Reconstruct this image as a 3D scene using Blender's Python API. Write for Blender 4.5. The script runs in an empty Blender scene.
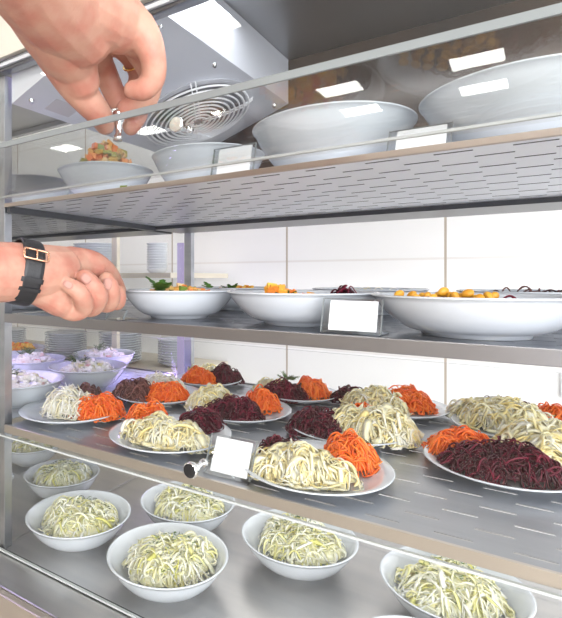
import bpy, bmesh, math, random
import numpy as np
from mathutils import Vector, Matrix
random.seed(7); RNG = np.random.default_rng(11)
PI = math.pi
scene = bpy.context.scene
COL = scene.collection
F = 500.56; CXP = 180.0; CYP = 278.0; YAW = 0.607512
S_, C_ = math.sin(YAW), math.cos(YAW)

def W(px, py, D):                       # a direction of sight and a distance along the view axis -> a point of the place
    u = (px-CXP)/F; v = (CYP-py)/F
    return Vector((D*(-S_+u*C_), D*(C_+u*S_), D*v))
def on_plane(px, py, z):
    v = (CYP-py)/F
    return W(px, py, z/v)

# ------------------------------------------------------------------ materials
def nm(name):
    m = bpy.data.materials.new(name); m.use_nodes = True
    nt = m.node_tree; nt.nodes.clear()
    out = nt.nodes.new('ShaderNodeOutputMaterial')
    return m, nt, out
def pbr(name, col, rough=.5, metal=0., noise=None, bump=None, spec=None, sss=0, coat=0, tint=None, stretch=None):
    m, nt, out = nm(name)
    b = nt.nodes.new('ShaderNodeBsdfPrincipled')
    b.inputs['Base Color'].default_value = (*col, 1); b.inputs['Roughness'].default_value = rough
    b.inputs['Metallic'].default_value = metal
    if spec is not None: b.inputs['Specular IOR Level'].default_value = spec
    if sss:
        b.inputs['Subsurface Weight'].default_value = sss
        b.inputs['Subsurface Radius'].default_value = (1, .35, .2) if 'skin' in name else (1, .9, .7); b.inputs['Subsurface Scale'].default_value = .006 if 'skin' in name else .0025
    if coat: b.inputs['Coat Weight'].default_value = coat
    tc = nt.nodes.new('ShaderNodeTexCoord')
    src = tc.outputs['Object']
    if stretch:
        mp = nt.nodes.new('ShaderNodeMapping'); mp.inputs['Scale'].default_value = stretch
        nt.links.new(src, mp.inputs['Vector']); src = mp.outputs['Vector']
    if noise:                           # (scale, other colour, low, high)
        n = nt.nodes.new('ShaderNodeTexNoise'); n.inputs['Scale'].default_value = noise[0]; n.inputs['Detail'].default_value = 5
        nt.links.new(src, n.inputs['Vector'])
        r = nt.nodes.new('ShaderNodeValToRGB')
        r.color_ramp.elements[0].position = noise[2]; r.color_ramp.elements[1].position = noise[3]
        r.color_ramp.elements[0].color = (*col, 1); r.color_ramp.elements[1].color = (*noise[1], 1)
        nt.links.new(n.outputs['Fac'], r.inputs['Fac']); nt.links.new(r.outputs['Color'], b.inputs['Base Color'])
    if tint:                            # list of (pos, colour) driven by a per-strand attribute
        a = nt.nodes.new('ShaderNodeAttribute'); a.attribute_name = 'tint'
        r = nt.nodes.new('ShaderNodeValToRGB')
        el = r.color_ramp.elements
        el[0].position = tint[0][0]; el[0].color = (*tint[0][1], 1)
        el[1].position = tint[-1][0]; el[1].color = (*tint[-1][1], 1)
        for p, c in tint[1:-1]:
            e = el.new(p); e.color = (*c, 1)
        nt.links.new(a.outputs['Fac'], r.inputs['Fac']); nt.links.new(r.outputs['Color'], b.inputs['Base Color'])
    if bump:
        n = nt.nodes.new('ShaderNodeTexNoise'); n.inputs['Scale'].default_value = bump[0]; n.inputs['Detail'].default_value = 4
        nt.links.new(src, n.inputs['Vector'])
        bm_ = nt.nodes.new('ShaderNodeBump'); bm_.inputs['Strength'].default_value = bump[1]; bm_.inputs['Distance'].default_value = bump[2]
        nt.links.new(n.outputs['Fac'], bm_.inputs['Height']); nt.links.new(bm_.outputs['Normal'], b.inputs['Normal'])
    nt.links.new(b.outputs[0], out.inputs[0])
    return m
def glass(name, col=(1, 1, 1), base=.045, gain=1.0):
    m, nt, out = nm(name)
    lw = nt.nodes.new('ShaderNodeLayerWeight'); lw.inputs['Blend'].default_value = .5
    p = nt.nodes.new('ShaderNodeMath'); p.operation = 'POWER'; p.inputs[1].default_value = 5
    nt.links.new(lw.outputs['Facing'], p.inputs[0])
    q = nt.nodes.new('ShaderNodeMath'); q.operation = 'MULTIPLY_ADD'; q.inputs[1].default_value = gain*(1-base); q.inputs[2].default_value = base
    nt.links.new(p.outputs[0], q.inputs[0])
    t = nt.nodes.new('ShaderNodeBsdfTransparent'); t.inputs[0].default_value = (*col, 1)
    g = nt.nodes.new('ShaderNodeBsdfGlossy'); g.inputs['Roughness'].default_value = .01
    mx = nt.nodes.new('ShaderNodeMixShader')
    nt.links.new(q.outputs[0], mx.inputs[0]); nt.links.new(t.outputs[0], mx.inputs[1]); nt.links.new(g.outputs[0], mx.inputs[2])
    nt.links.new(mx.outputs[0], out.inputs[0])
    return m
def emit(name, col, s):
    m, nt, out = nm(name)
    e = nt.nodes.new('ShaderNodeEmission'); e.inputs[0].default_value = (*col, 1); e.inputs[1].default_value = s
    nt.links.new(e.outputs[0], out.inputs[0]); return m
def tiles(name, col, grout, sx, sz, off=(0, 0), w=.004):
    m, nt, out = nm(name)
    b = nt.nodes.new('ShaderNodeBsdfPrincipled'); b.inputs['Roughness'].default_value = .3
    tc = nt.nodes.new('ShaderNodeTexCoord'); sp = nt.nodes.new('ShaderNodeSeparateXYZ'); nt.links.new(tc.outputs['Object'], sp.inputs[0])
    def M(op, a, b_=None, c=None):
        n = nt.nodes.new('ShaderNodeMath'); n.operation = op
        for i, v in enumerate((a, b_, c)):
            if v is None: continue
            if isinstance(v, (int, float)): n.inputs[i].default_value = v
            else: nt.links.new(v, n.inputs[i])
        return n.outputs[0]
    fs = []
    for ax, s, o in (('X', sx, off[0]), ('Z', sz, off[1])):
        v = M('DIVIDE', M('SUBTRACT', sp.outputs[ax], o), s)
        d = M('ABSOLUTE', M('SUBTRACT', M('FRACT', M('ADD', v, 100.5)), .5))
        fs.append(M('LESS_THAN', d, w/s))
    f = M('MAXIMUM', fs[0], M('MULTIPLY', fs[1], .25))
    mx = nt.nodes.new('ShaderNodeMix'); mx.data_type = 'RGBA'
    mx.inputs['A'].default_value = (*col, 1); mx.inputs['B'].default_value = (*grout, 1)
    nt.links.new(f, mx.inputs['Factor']); nt.links.new(mx.outputs['Result'], b.inputs['Base Color'])
    nt.links.new(b.outputs[0], out.inputs[0]); return m

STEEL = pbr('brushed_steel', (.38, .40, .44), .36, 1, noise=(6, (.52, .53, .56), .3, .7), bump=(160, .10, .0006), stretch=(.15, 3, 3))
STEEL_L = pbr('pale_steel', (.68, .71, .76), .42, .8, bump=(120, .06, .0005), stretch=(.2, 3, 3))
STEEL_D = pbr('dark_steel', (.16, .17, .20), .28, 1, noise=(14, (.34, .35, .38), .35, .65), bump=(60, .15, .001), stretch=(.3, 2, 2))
STEEL_W = pbr('deck_steel', (.60, .585, .57), .33, 1, noise=(9, (.50, .50, .50), .3, .7), bump=(220, .12, .0006), stretch=(.12, 3, 3))
STEEL_C = pbr('ceiling_steel', (.42, .43, .45), .36, 1, bump=(90, .08, .0006), stretch=(.2, 3, 3))
SHEETP = pbr('satin_sheet', (.80, .82, .87), .38, .35)
LIPS = pbr('satin_lip', (.34, .34, .36), .38, 1, bump=(120, .08, .0005), stretch=(.2, 3, 3))
LIPW = pbr('warm_satin_lip', (.55, .49, .43), .35, .8)
CHROME = pbr('chrome', (.86, .87, .89), .06, 1)
GOLD = pbr('rose_gold', (.85, .48, .33), .18, 1)
GOLDR = pbr('yellow_gold', (.85, .62, .25), .2, 1)
BLACK = pbr('black_rubber', (.012, .012, .014), .45)
PAINT = pbr('pale_grey_paint', (.72, .74, .77), .4)
CREAM = pbr('cream_paint', (.72, .66, .55), .5)
BROWN = pbr('dark_back_panel', (.060, .050, .045), .22, .2, noise=(3, (.13, .085, .06), .35, .7))
RAILD = pbr('dark_rail_paint', (.045, .047, .055), .3)
CERAM = pbr('white_glazed_ceramic', (.67, .71, .765), .10, spec=.5, coat=.3)
LEATH = pbr('black_leather', (.014, .014, .017), .42, bump=(400, .35, .0006))
SKIN = pbr('skin', (.52, .285, .21), .52, sss=.14, noise=(30, (.47, .19, .14), .40, .66), bump=(170, .35, .0012))
NAIL = pbr('fingernail', (.46, .25, .21), .6, spec=.15)
CARD = pbr('white_card', (.80, .82, .85), .5)
GLASS = glass('clear_glass', (.98, .985, .982), .03)
ACRYL = glass('clear_acrylic', (.95, .96, .97), .07, 1.2)
EDGE = pbr('glass_edge', (.22, .24, .245), .4)
EDGE2 = pbr('pale_glass_edge', (.50, .53, .53), .35)
LAMP = emit('lamp_diffuser', (1, .97, .92), 26)
VIOLET = emit('violet_led', (.62, .50, 1.0), .35)
WALLM = tiles('white_tiles', (.89, .90, .91), (.48, .42, .36), .598, .36, (-.241, .07), .004)
WALLW = pbr('warm_room_wall', (.55, .42, .30), .6, noise=(.9, (.75, .70, .62), .4, .6))
CEIL = pbr('room_ceiling', (.82, .80, .76), .7)
FLOORM = pbr('room_floor', (.42, .38, .34), .4)
CARROT = pbr('carrot', (.9, .2, .03), .38, sss=.2, tint=[(0, (.80, .10, .010)), (.5, (.95, .17, .015)), (1, (1.0, .27, .04))])
BEET = pbr('beet', (.10, .012, .03), .34, spec=.3, tint=[(0, (.026, .003, .008)), (.6, (.080, .006, .018)), (1, (.20, .014, .04))])
CABB = pbr('cabbage', (.8, .75, .5), .35, sss=.45, tint=[(0, (.88, .70, .30)), (.3, (.92, .81, .46)), (.65, (.94, .88, .62)), (1, (.95, .93, .82))])
CABG = pbr('green_cabbage', (.7, .75, .4), .33, sss=.45, tint=[(0, (.68, .66, .20)), (.15, (.84, .80, .42)), (.5, (.93, .91, .66)), (1, (.95, .95, .86))])
RAD = pbr('white_radish', (.88, .86, .76), .35, sss=.4, tint=[(0, (.80, .72, .48)), (.5, (.90, .87, .74)), (1, (.95, .94, .90))])
MEAT = pbr('dark_shreds', (.2, .1, .09), .45, tint=[(0, (.07, .025, .025)), (1, (.24, .10, .085))])
SLOT_SHADE = pbr('slot_shade', (.06, .06, .065), .6)  # dark colour stands in for the shade inside the top shelf slots
DILL = pbr('dill', (.06, .13, .03), .5, tint=[(0, (.025, .06, .015)), (1, (.11, .20, .05))])
CHUNK = pbr('salad_chunks', (.85, .83, .78), .4, tint=[(0, (.72, .34, .30)), (.05, (.85, .76, .68)), (.25, (.88, .86, .80)), (.8, (.94, .93, .90)), (1, (.55, .50, .20))])
GREEN = pbr('leaf_green', (.09, .22, .03), .4, noise=(60, (.04, .11, .02), .4, .6))
CHICK = pbr('chickpea', (.86, .46, .05), .35, noise=(40, (.75, .34, .03), .4, .6))
ORNG = pbr('orange_chunk', (.85, .25, .05), .4, tint=[(0, (.80, .10, .03)), (.5, (.88, .42, .05)), (1, (.90, .60, .10))])
MIX = pbr('mixed_vegetables', (.5, .4, .1), .45, tint=[(0, (.18, .28, .05)), (.35, (.70, .42, .10)), (.7, (.75, .20, .05)), (1, (.80, .68, .35))])

# ------------------------------------------------------------------ object helpers
def smooth(me, ang=40):
    for p in me.polygons: p.use_smooth = True
def mesh_obj(name, V, Fc, mat, parent=None, sm=False, attr=None):
    me = bpy.data.meshes.new(name)
    me.from_pydata([tuple(v) for v in V], [], [tuple(f) for f in Fc]); me.update()
    mats = mat if isinstance(mat, (list, tuple)) else [mat]
    for m in mats: me.materials.append(m)
    if sm: smooth(me)
    if attr is not None:
        a = me.attributes.new('tint', 'FLOAT', 'POINT'); a.data.foreach_set('value', np.asarray(attr, dtype=np.float32))
    o = bpy.data.objects.new(name, me); COL.objects.link(o)
    if parent: o.parent = parent
    return o
def bm_obj(name, bm, mat, parent=None, sm=False):
    me = bpy.data.meshes.new(name); bm.normal_update(); bm.to_mesh(me); bm.free()
    mats = mat if isinstance(mat, (list, tuple)) else [mat]
    for m in mats: me.materials.append(m)
    if sm:
        for p in me.polygons: p.use_smooth = True
        try: me.set_sharp_from_angle(angle=math.radians(38))
        except Exception: pass
    o = bpy.data.objects.new(name, me); COL.objects.link(o)
    if parent: o.parent = parent
    return o
def box(bm, x0, x1, y0, y1, z0, z1, bev=0, mi=0):
    r = bmesh.ops.create_cube(bm, size=1)
    for v in r['verts']:
        v.co = Vector((x0+(v.co.x+.5)*(x1-x0), y0+(v.co.y+.5)*(y1-y0), z0+(v.co.z+.5)*(z1-z0)))
    fs = {f for v in r['verts'] for f in v.link_faces}
    for f in fs: f.material_index = mi
    if bev:
        es = list({e for v in r['verts'] for e in v.link_edges})
        bmesh.ops.bevel(bm, geom=es, offset=bev, segments=2, affect='EDGES', profile=.6)
def cyl(bm, a, b, r1, r2=None, n=24, mi=0):
    a = Vector(a); b = Vector(b); r2 = r1 if r2 is None else r2
    d = b-a; q = d.to_track_quat('Z', 'Y').to_matrix().to_4x4()
    r = bmesh.ops.create_cone(bm, cap_ends=True, segments=n, radius1=r1, radius2=r2, depth=d.length, matrix=Matrix.Translation((a+b)/2) @ q)
    for f in {f for v in r['verts'] for f in v.link_faces}: f.material_index = mi
def empty(name, loc=(0, 0, 0), rz=0):
    o = bpy.data.objects.new(name, None); COL.objects.link(o)
    o.location = loc; o.rotation_euler = (0, 0, rz); o.empty_display_size = .05
    return o
def tag(o, label=None, cat=None, group=None, kind=None):
    if label: o['label'] = label
    if cat: o['category'] = cat
    if group: o['group'] = group
    if kind: o['kind'] = kind
    return o
def lathe(name, prof, mat, parent=None, n=72, oval=1.0):
    V = []; Fc = []; k = len(prof)
    for i in range(n):
        a = 2*PI*i/n
        for r, z in prof: V.append((r*math.cos(a)*oval, r*math.sin(a), z))
    for i in range(n):
        j = (i+1) % n
        for t in range(k-1): Fc.append((i*k+t, j*k+t, j*k+t+1, i*k+t+1))
    c0 = len(V); V.append((0, 0, prof[0][1])); V.append((0, 0, prof[-1][1]))
    for i in range(n):
        j = (i+1) % n
        Fc.append((c0, j*k, i*k)); Fc.append((c0+1, i*k+k-1, j*k+k-1))
    return mesh_obj(name, V, Fc, mat, parent, sm=True)
def spline(P, per=8):
    P = [np.array(p, float) for p in P]
    Q = [2*P[0]-P[1]]+P+[2*P[-1]-P[-2]]; out = []
    for i in range(1, len(Q)-2):
        for t in np.linspace(0, 1, per, endpoint=False):
            a, b, c, d = Q[i-1], Q[i], Q[i+1], Q[i+2]
            out.append(.5*((2*b)+(-a+c)*t+(2*a-5*b+4*c-d)*t*t+(-a+3*b-3*c+d)*t**3))
    out.append(P[-1]); return out
def tube(V, Fc, pts, rad, n=8, caps=True, closed=False):
    base = len(V); k = len(pts); up = None
    pts = [Vector(p) for p in pts]
    for i, p in enumerate(pts):
        d = (pts[(i+1) % k]-pts[i-1]) if closed else (pts[min(i+1, k-1)]-pts[max(i-1, 0)])
        d.normalize()
        if up is None:
            up = Vector((0, 0, 1)) if abs(d.z) < .9 else Vector((1, 0, 0))
        up = (up-d*up.dot(d)).normalized(); sd = d.cross(up)
        r = rad[i] if hasattr(rad, '__len__') else rad
        for j in range(n):
            a = 2*PI*j/n; V.append(p+(up*math.cos(a)+sd*math.sin(a))*r)
    for i in range(k if closed else k-1):
        i2 = (i+1) % k
        for j in range(n):
            j2 = (j+1) % n
            Fc.append((base+i*n+j, base+i*n+j2, base+i2*n+j2, base+i2*n+j))
    if caps and not closed:
        Fc.append(tuple(base+j for j in range(n))[::-1]); Fc.append(tuple(base+(k-1)*n+j for j in range(n)))

# ------------------------------------------------------------------ cabinet dimensions
XL, XR, YF, YB = -.952, .62, .69, 1.42
NX = -2.25                                  # far end of the neighbouring cabinet
Z1, Z2, Z3, ZD = .162, -.081, -.327, -.604
ZC = .6466

# room
bm = bmesh.new(); box(bm, -5.5, 3.5, 2.0, 2.1, -1.5, 1.5); tag(bm_obj('wall_back', bm, WALLM), kind='structure')
bm = bmesh.new(); box(bm, -5.6, -5.5, -5, 2.1, -1.5, 1.5); tag(bm_obj('wall_left', bm, CEIL), kind='structure')
bm = bmesh.new(); box(bm, -5.5, 3.5, -5.1, -5.0, -1.5, 1.5); tag(bm_obj('wall_front', bm, WALLW), kind='structure')
bm = bmesh.new(); box(bm, -5.5, 3.5, -5.0, 2.0, -1.6, -1.5); tag(bm_obj('floor', bm, FLOORM), kind='structure')
bm = bmesh.new(); box(bm, -5.5, 3.5, -5.0, 2.0, 1.42, 1.5); tag(bm_obj('ceiling', bm, CEIL), kind='structure')

def ceiling_lamp(x, y, lab, w=.34, d=.30):
    t = tag(empty('ceiling_lamp', (x, y, 1.42)), lab, 'lamp', 'square light panels in the room ceiling')
    b = bmesh.new()
    for s in (-1, 1):
        box(b, s*(w/2+.006)-.006, s*(w/2+.006)+.006, -d/2-.012, d/2+.012, -.018, 0)
        box(b, -w/2, w/2, s*(d/2+.006)-.006, s*(d/2+.006)+.006, -.018, 0)
    bm_obj('lamp_frame', b, PAINT, t)
    b = bmesh.new(); box(b, -w/2, w/2, -d/2, d/2, -.014, -.004); bm_obj('diffuser', b, LAMP, t)
    return t
for i, (x, y) in enumerate([(-1.43, -1.02), (-.27, -2.38), (-1.15, -2.38), (-2.07, -2.38), (-2.97, -2.38), (-4.1, -2.38), (-.27, -2.95), (-1.15, -2.95), (.6, -1.02), (.6, -2.38), (-2.6, -1.02)]):
    ceiling_lamp(x, y, 'square white ceiling light panel mirrored in the cabinet glass', *((.25, .20) if i == 0 else (.30, .23)))

# ------------------------------------------------------------------ the cabinet
cab = tag(empty('refrigerated_display_cabinet', (0, 0, 0)), 'stainless steel refrigerated salad display cabinet with several shelves and glass front', 'display cabinet')
def cpart(name, boxes, mat, parent=cab, bev=.0015, sm=False):
    b = bmesh.new()
    for q in boxes: box(b, *q, bev=bev)
    return bm_obj(name, b, mat, parent, sm)
cpart('corner_post', [(-.985, -.957, .692, .712, ZD, .452)], STEEL)
cpart('corner_post', [(XL-.004, XL+.024, 1.40, 1.42, ZD, ZC)], STEEL)
cpart('corner_post', [(XR, XR+.02, .692, .712, ZD, ZC)], STEEL_L)
cpart('corner_post', [(XR, XR+.02, 1.40, 1.42, ZD, ZC)], STEEL_L)
cpart('deck', [(XL-.022, XR+.02, .604, 1.42, ZD-.03, ZD)], STEEL_W, bev=.003)
cpart('deck_lip', [(XL-.022, XR+.02, .588, .6035, ZD-.05, ZD-.001)], LIPW, bev=.003)
cpart('deck_glass_channel', [(XL-.022, XR, .684, .690, ZD+.0005, ZD+.004)], BLACK, bev=0)
cpart('ceiling_panel', [(XL, XR+.02, .69, 1.42, ZC, ZC+.03)], STEEL_C)
cpart('upper_back_panel', [(XL+.03, XR, 1.405, 1.42, Z1+.02, ZC)], BROWN)
cpart('hood', [(XL-.022, XR+.02, .672, .688, .48, .95)], pbr('hood_cream', (.66, .62, .54), .35))
cpart('front_rail', [(XL-.022, XR+.02, .676, .70, .452, .476)], STEEL_D, bev=.004)
cpart('front_rail_trim', [(XL-.022, XR+.02, .670, .676, .458, .466)], STEEL_L, bev=.001)
cpart('side_glass', [(XL-.014, XL-.008, .714, 1.398, ZD, .45)], GLASS, bev=0)
# a vertical row of violet LEDs on the rear post
cpart('led_strip', [(XL-.034, XL-.012, 1.400, 1.412, ZD+.02, .12)], emit('violet_led_cover', (.62, .52, .86), .55), bev=.002)
# left neighbour compartment is part of the same row of cabinets
nb = tag(empty('neighbouring_display_cabinet', (0, 0, 0)), 'second salad cabinet seen through the glass side on the left, violet lit', 'display cabinet')
cpart('rear_rail', [(NX, XL-.04, 1.40, 1.42, ZC-.02, ZC)], STEEL, nb)
cpart('deck', [(NX, XL-.024, .604, 1.42, ZD-.03, ZD)], STEEL_W, nb, bev=.003)
cpart('deck_lip', [(NX, XL-.024, .588, .6035, ZD-.05, ZD-.001)], LIPW, nb, bev=.003)
cpart('front_rail', [(NX, XL-.024, .676, .70, .452, .476)], STEEL_D, nb, bev=.004)
cpart('hood', [(NX, XL-.024, .672, .688, .48, .95)], bpy.data.materials['hood_cream'], nb)
cpart('corner_post', [(NX, NX+.02, .71, .73, ZD, ZC)], STEEL, nb)
cpart('corner_post', [(NX, NX+.02, 1.40, 1.42, ZD, ZC)], STEEL, nb)
cpart('ceiling_panel', [(NX, XL-.02, .72, 1.42, ZC, ZC+.03)], STEEL_C, nb)

# ---- fan housing: a box whose underside slopes, with a round guard
fan = tag(empty('fan_housing', (0, 0, 0)), 'pale grey metal evaporator housing with round wire fan guard under cabinet ceiling', 'cooling unit')
xa, xb, ya, yb_ = XL+.003, -.582, .705, 1.398
za, zb = .390, .515
V = [(xa, ya, za), (xb, ya, zb), (xb, yb_, zb), (xa, yb_, za), (xa, ya, ZC-.001), (xb, ya, ZC-.001), (xb, yb_, ZC-.001), (xa, yb_, ZC-.001)]
hb = mesh_obj('housing', V, [(3, 2, 1, 0), (4, 5, 6, 7), (0, 1, 5, 4), (1, 2, 6, 5), (2, 3, 7, 6), (3, 0, 4, 7)], pbr('housing_metal', (.66, .68, .74), .38, .25), fan)
sl = (zb-za)/(xb-xa)
nrm = Vector((sl, 0, -1)).normalized(); tx = Vector((1, 0, sl)).normalized(); ty = Vector((0, 1, 0))
def fanpt(a, b, h): return Vector((-.757, 1.165, za+sl*(-.757-xa)))+tx*a+ty*b+nrm*h
b = bmesh.new(); n = 48
for rr, h0, h1, mi in ((.158, .0, .003, 0),):
    cyl(b, fanpt(0, 0, .0005), fanpt(0, 0, .003), .158, n=64)
bm_obj('fan_plate', b, pbr('fan_plate_metal', (.62, .63, .68), .3, .3), fan)
b = bmesh.new(); cyl(b, fanpt(0, 0, .0031), fanpt(0, 0, .0045), .142, n=64); bm_obj('fan_opening', b, pbr('fan_dark', (.20, .20, .22), .5), fan)
V, Fc = [], []
for k in range(10):
    r = .022+.0140*k
    h = .010+.016*math.sqrt(max(0, 1-(r/.152)**2))
    tube(V, Fc, [fanpt(r*math.cos(a), r*math.sin(a), h) for a in np.linspace(0, 2*PI, 56, endpoint=False)], .0027, 6, closed=True)
for a in (0.55, 0.55+PI/2, .55+PI, .55+1.5*PI):
    for off in (-.006, .006):
        pts = []
        for r in np.linspace(.012, .163, 9):
            h = .008+.018*math.sqrt(max(0, 1-(min(r, .15)/.152)**2))
            pts.append(fanpt(r*math.cos(a)-off*math.sin(a), r*math.sin(a)+off*math.cos(a), h if r < .155 else .004))
        tube(V, Fc, pts, .002, 6)
mesh_obj('fan_guard', V, Fc, pbr('guard_wire', (.90, .90, .92), .35, 0), fan, sm=True)
b = bmesh.new(); cyl(b, fanpt(0, 0, .004), fanpt(0, 0, .02), .03, n=32); bm_obj('fan_hub', b, pbr('hub_grey', (.35, .35, .38), .4), fan, True)
for bl in range(5):
    a0 = bl*2*PI/5
    VV = [fanpt(r*math.cos(a0+t), r*math.sin(a0+t), h) for r, t, h in ((.03, -.3, .006), (.03, .3, .012), (.085, .32, .012), (.13, .25, .010), (.13, -.25, .0055), (.085, -.3, .0055))]
    VV += [v+nrm*.0012 for v in VV]
    mesh_obj('fan_blade', VV, [(5, 4, 3, 2, 1, 0), (6, 7, 8, 9, 10, 11)]+[(i, (i+1) % 6, (i+1) % 6+6, i+6) for i in range(6)], pbr('blade_grey', (.30, .30, .33), .4) if bl == 0 else bpy.data.materials['blade_grey'], fan)
for (x, y) in ((xa+.03, ya+.03), (-.61, ya+.10), (-.61, 1.36), (-.61, 1.02)):
    z = za+sl*(x-xa)
    b = bmesh.new(); c0 = Vector((x, y, z)); cyl(b, c0-nrm*0, c0+nrm*.004, .007, .005, 16); cyl(b, c0+nrm*.004, c0+nrm*.007, .0035, .0035, 6)
    bm_obj('screw', b, CHROME, fan, True)
b = bmesh.new()
p0 = Vector((xa+.02, ya+.075, za+sl*.02))
box(b, 0, .045, 0, .075, 0, .001)
lb = bm_obj('rating_label', b, pbr('grey_label', (.50, .48, .52), .5), fan); lb.location = p0+nrm*.0015; lb.rotation_euler = (0, -math.atan(sl), 0)

# ---- perforated shelves
def shelf(z, yback, x0, x1, lab, lip, mat_panel, mat_lip, rows, zlipc=None, rail=True, cat='shelf'):
    t = tag(empty('cabinet_shelf', (0, 0, z)), lab, cat)
    V, Fc = [], []
    th = .0034 if z > 0 else .0012; sw = .0058 if z > 0 else .0044; L = .044; P = .0855
    def q(xa_, xb2, y0, y1):
        i = len(V)
        V.extend([(xa_, y0, 0), (xb2, y0, 0), (xb2, y1, 0), (xa_, y1, 0), (xa_, y0, -th), (xb2, y0, -th), (xb2, y1, -th), (xa_, y1, -th)])
        Fc.extend([(i, i+1, i+2, i+3), (i+7, i+6, i+5, i+4), (i, i+4, i+5, i+1), (i+1, i+5, i+6, i+2), (i+2, i+6, i+7, i+3), (i+3, i+7, i+4, i)])
    y = YF+.002
    for r in range(rows):
        yc = .7165+r*.039
        q(x0, x1, y, yc-sw/2)
        off = -.0145+(P/2 if r % 2 else 0)
        k0 = math.floor((x0-off)/P)
        xs = x0; k = k0
        while True:
            s0 = off+k*P; s1 = s0+L; k += 1
            if s1 < x0+.02: continue
            if s0 < x0+.012: continue
            if s1 > x1-.01: break
            q(xs, s0, yc-sw/2, yc+sw/2); xs = s1
        q(xs, x1, yc-sw/2, yc+sw/2)
        y = yc+sw/2
    q(x0, x1, y, yback)
    pp = mesh_obj('perforated_panel', V, Fc, [mat_panel, SLOT_SHADE if z > 0 else mat_panel], t)
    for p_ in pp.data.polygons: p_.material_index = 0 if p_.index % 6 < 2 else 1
    b = bmesh.new(); box(b, x0, x1, YF-.004, YF+.002, -lip, .003, bev=.0012)
    bm_obj('front_lip', b, mat_lip, t)
    if rail:
        b = bmesh.new(); box(b, x0, x1, yback, min(yback+.15, 1.396), -.014, .002, bev=.001)
        bm_obj('rear_rail', b, RAILD, t)
    b = bmesh.new(); box(b, x0, x0+.012, YF+.003, yback-.001, -.018, -.0017, bev=.001); bm_obj('side_rail', b, RAILD, t)
    return t
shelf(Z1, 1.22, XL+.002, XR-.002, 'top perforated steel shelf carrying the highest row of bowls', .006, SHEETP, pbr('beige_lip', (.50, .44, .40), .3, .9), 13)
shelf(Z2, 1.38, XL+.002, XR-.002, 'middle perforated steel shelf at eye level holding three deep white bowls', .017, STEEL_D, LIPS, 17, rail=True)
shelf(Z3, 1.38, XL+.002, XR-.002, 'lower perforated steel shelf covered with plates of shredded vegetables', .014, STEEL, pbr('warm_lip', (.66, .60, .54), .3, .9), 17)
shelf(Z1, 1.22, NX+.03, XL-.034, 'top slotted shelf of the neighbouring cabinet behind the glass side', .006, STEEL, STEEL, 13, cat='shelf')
shelf(Z2, 1.38, NX+.03, XL-.034, 'violet lit middle shelf of the neighbouring cabinet behind the wrist', .017, STEEL, STEEL, 17)
shelf(Z3, 1.38, NX+.03, XL-.034, 'lower shelf of the neighbouring cabinet holding creamy salad bowls', .014, STEEL_L, STEEL_L, 17)

# ---- glass flaps with chrome knobs
def knob(parent, base, axis, cap, capmat):
    base = Vector(base); ax = Vector(axis).normalized()
    prof = [(.0065, 0), (.0065, .006), (.0045, .008), (.0045, .016), (.006, .022), (.0095, .030), (.0122, .036), (.0126, .041), (.0116, .043)]
    o = lathe('knob', prof, CHROME, parent, 40)
    o.rotation_mode = 'QUATERNION'; o.rotation_quaternion = ax.to_track_quat('Z', 'Y'); o.location = base
    c = lathe('knob_cap', [(.0108, .0431), (.0108, .0436), (.0102, .0440)], capmat, o, 32)
    return o
def flap(lab, x0, x1, za_, zb_, knobs):
    t = tag(empty('glass_flap', (0, YF, za_)), lab, 'glass door')
    b = bmesh.new(); box(b, x0, x1, -.010, -.005, 0, zb_-za_)
    o = bm_obj('glass_pane', b, GLASS, t)
    b = bmesh.new(); box(b, x0, x1, -.0102, -.0048, -.0035, -.0002); bm_obj('lower_edge', b, EDGE2, t)
    for (x, z, cm) in knobs: knob(t, (x, -.0101, z-za_), (0, -1, 0), None, cm)
    return t
flap('closed glass flap of the topmost level with chrome knob, mirroring ceiling lights', XL-.02, XR, .180, .45, [(-.452, .240, pbr('cap_glare', (.80, .78, .72), .25, .4))])  # pale cap colour imitates light reflected off the knob disc
flap('closed glass flap in front of the shredded vegetable plates, black capped chrome knob', XL-.02, XR, Z3-.018, Z2-.022, [(-.425, -.295, BLACK)])
flap('lowest fixed glass pane in front of the cabbage bowls on the deck', XL-.02, XR, ZD+.006, Z3-.028, [])
flap('glass front of the neighbouring cabinet beside the steel corner post', NX, XL-.026, Z3-.018, Z2-.02, [])
# lifted flap of the eye-level shelf, held almost horizontal by the upper hand
lift = tag(empty('glass_flap', (0, YF-.012, .1735)), 'open glass flap swung up almost level, pinched at its knob by the upper hand', 'glass door')
lift.rotation_euler = (-math.radians(5.3), 0, 0)
b = bmesh.new(); box(b, XL-.02, XR, -.224, 0, -.003, .003); bm_obj('glass_pane', b, GLASS, lift)
b = bmesh.new(); box(b, XL-.02, XR, -.2266, -.2242, -.0042, .0042, bev=.0006); bm_obj('ground_edge', b, EDGE, lift)
kx, ky = -.469, .5217-(YF-.012)
o = knob(lift, (kx, ky, .0031), (0, 0, 1), None, BLACK); o.scale = (1.0, 1.0, 1.0)

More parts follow.
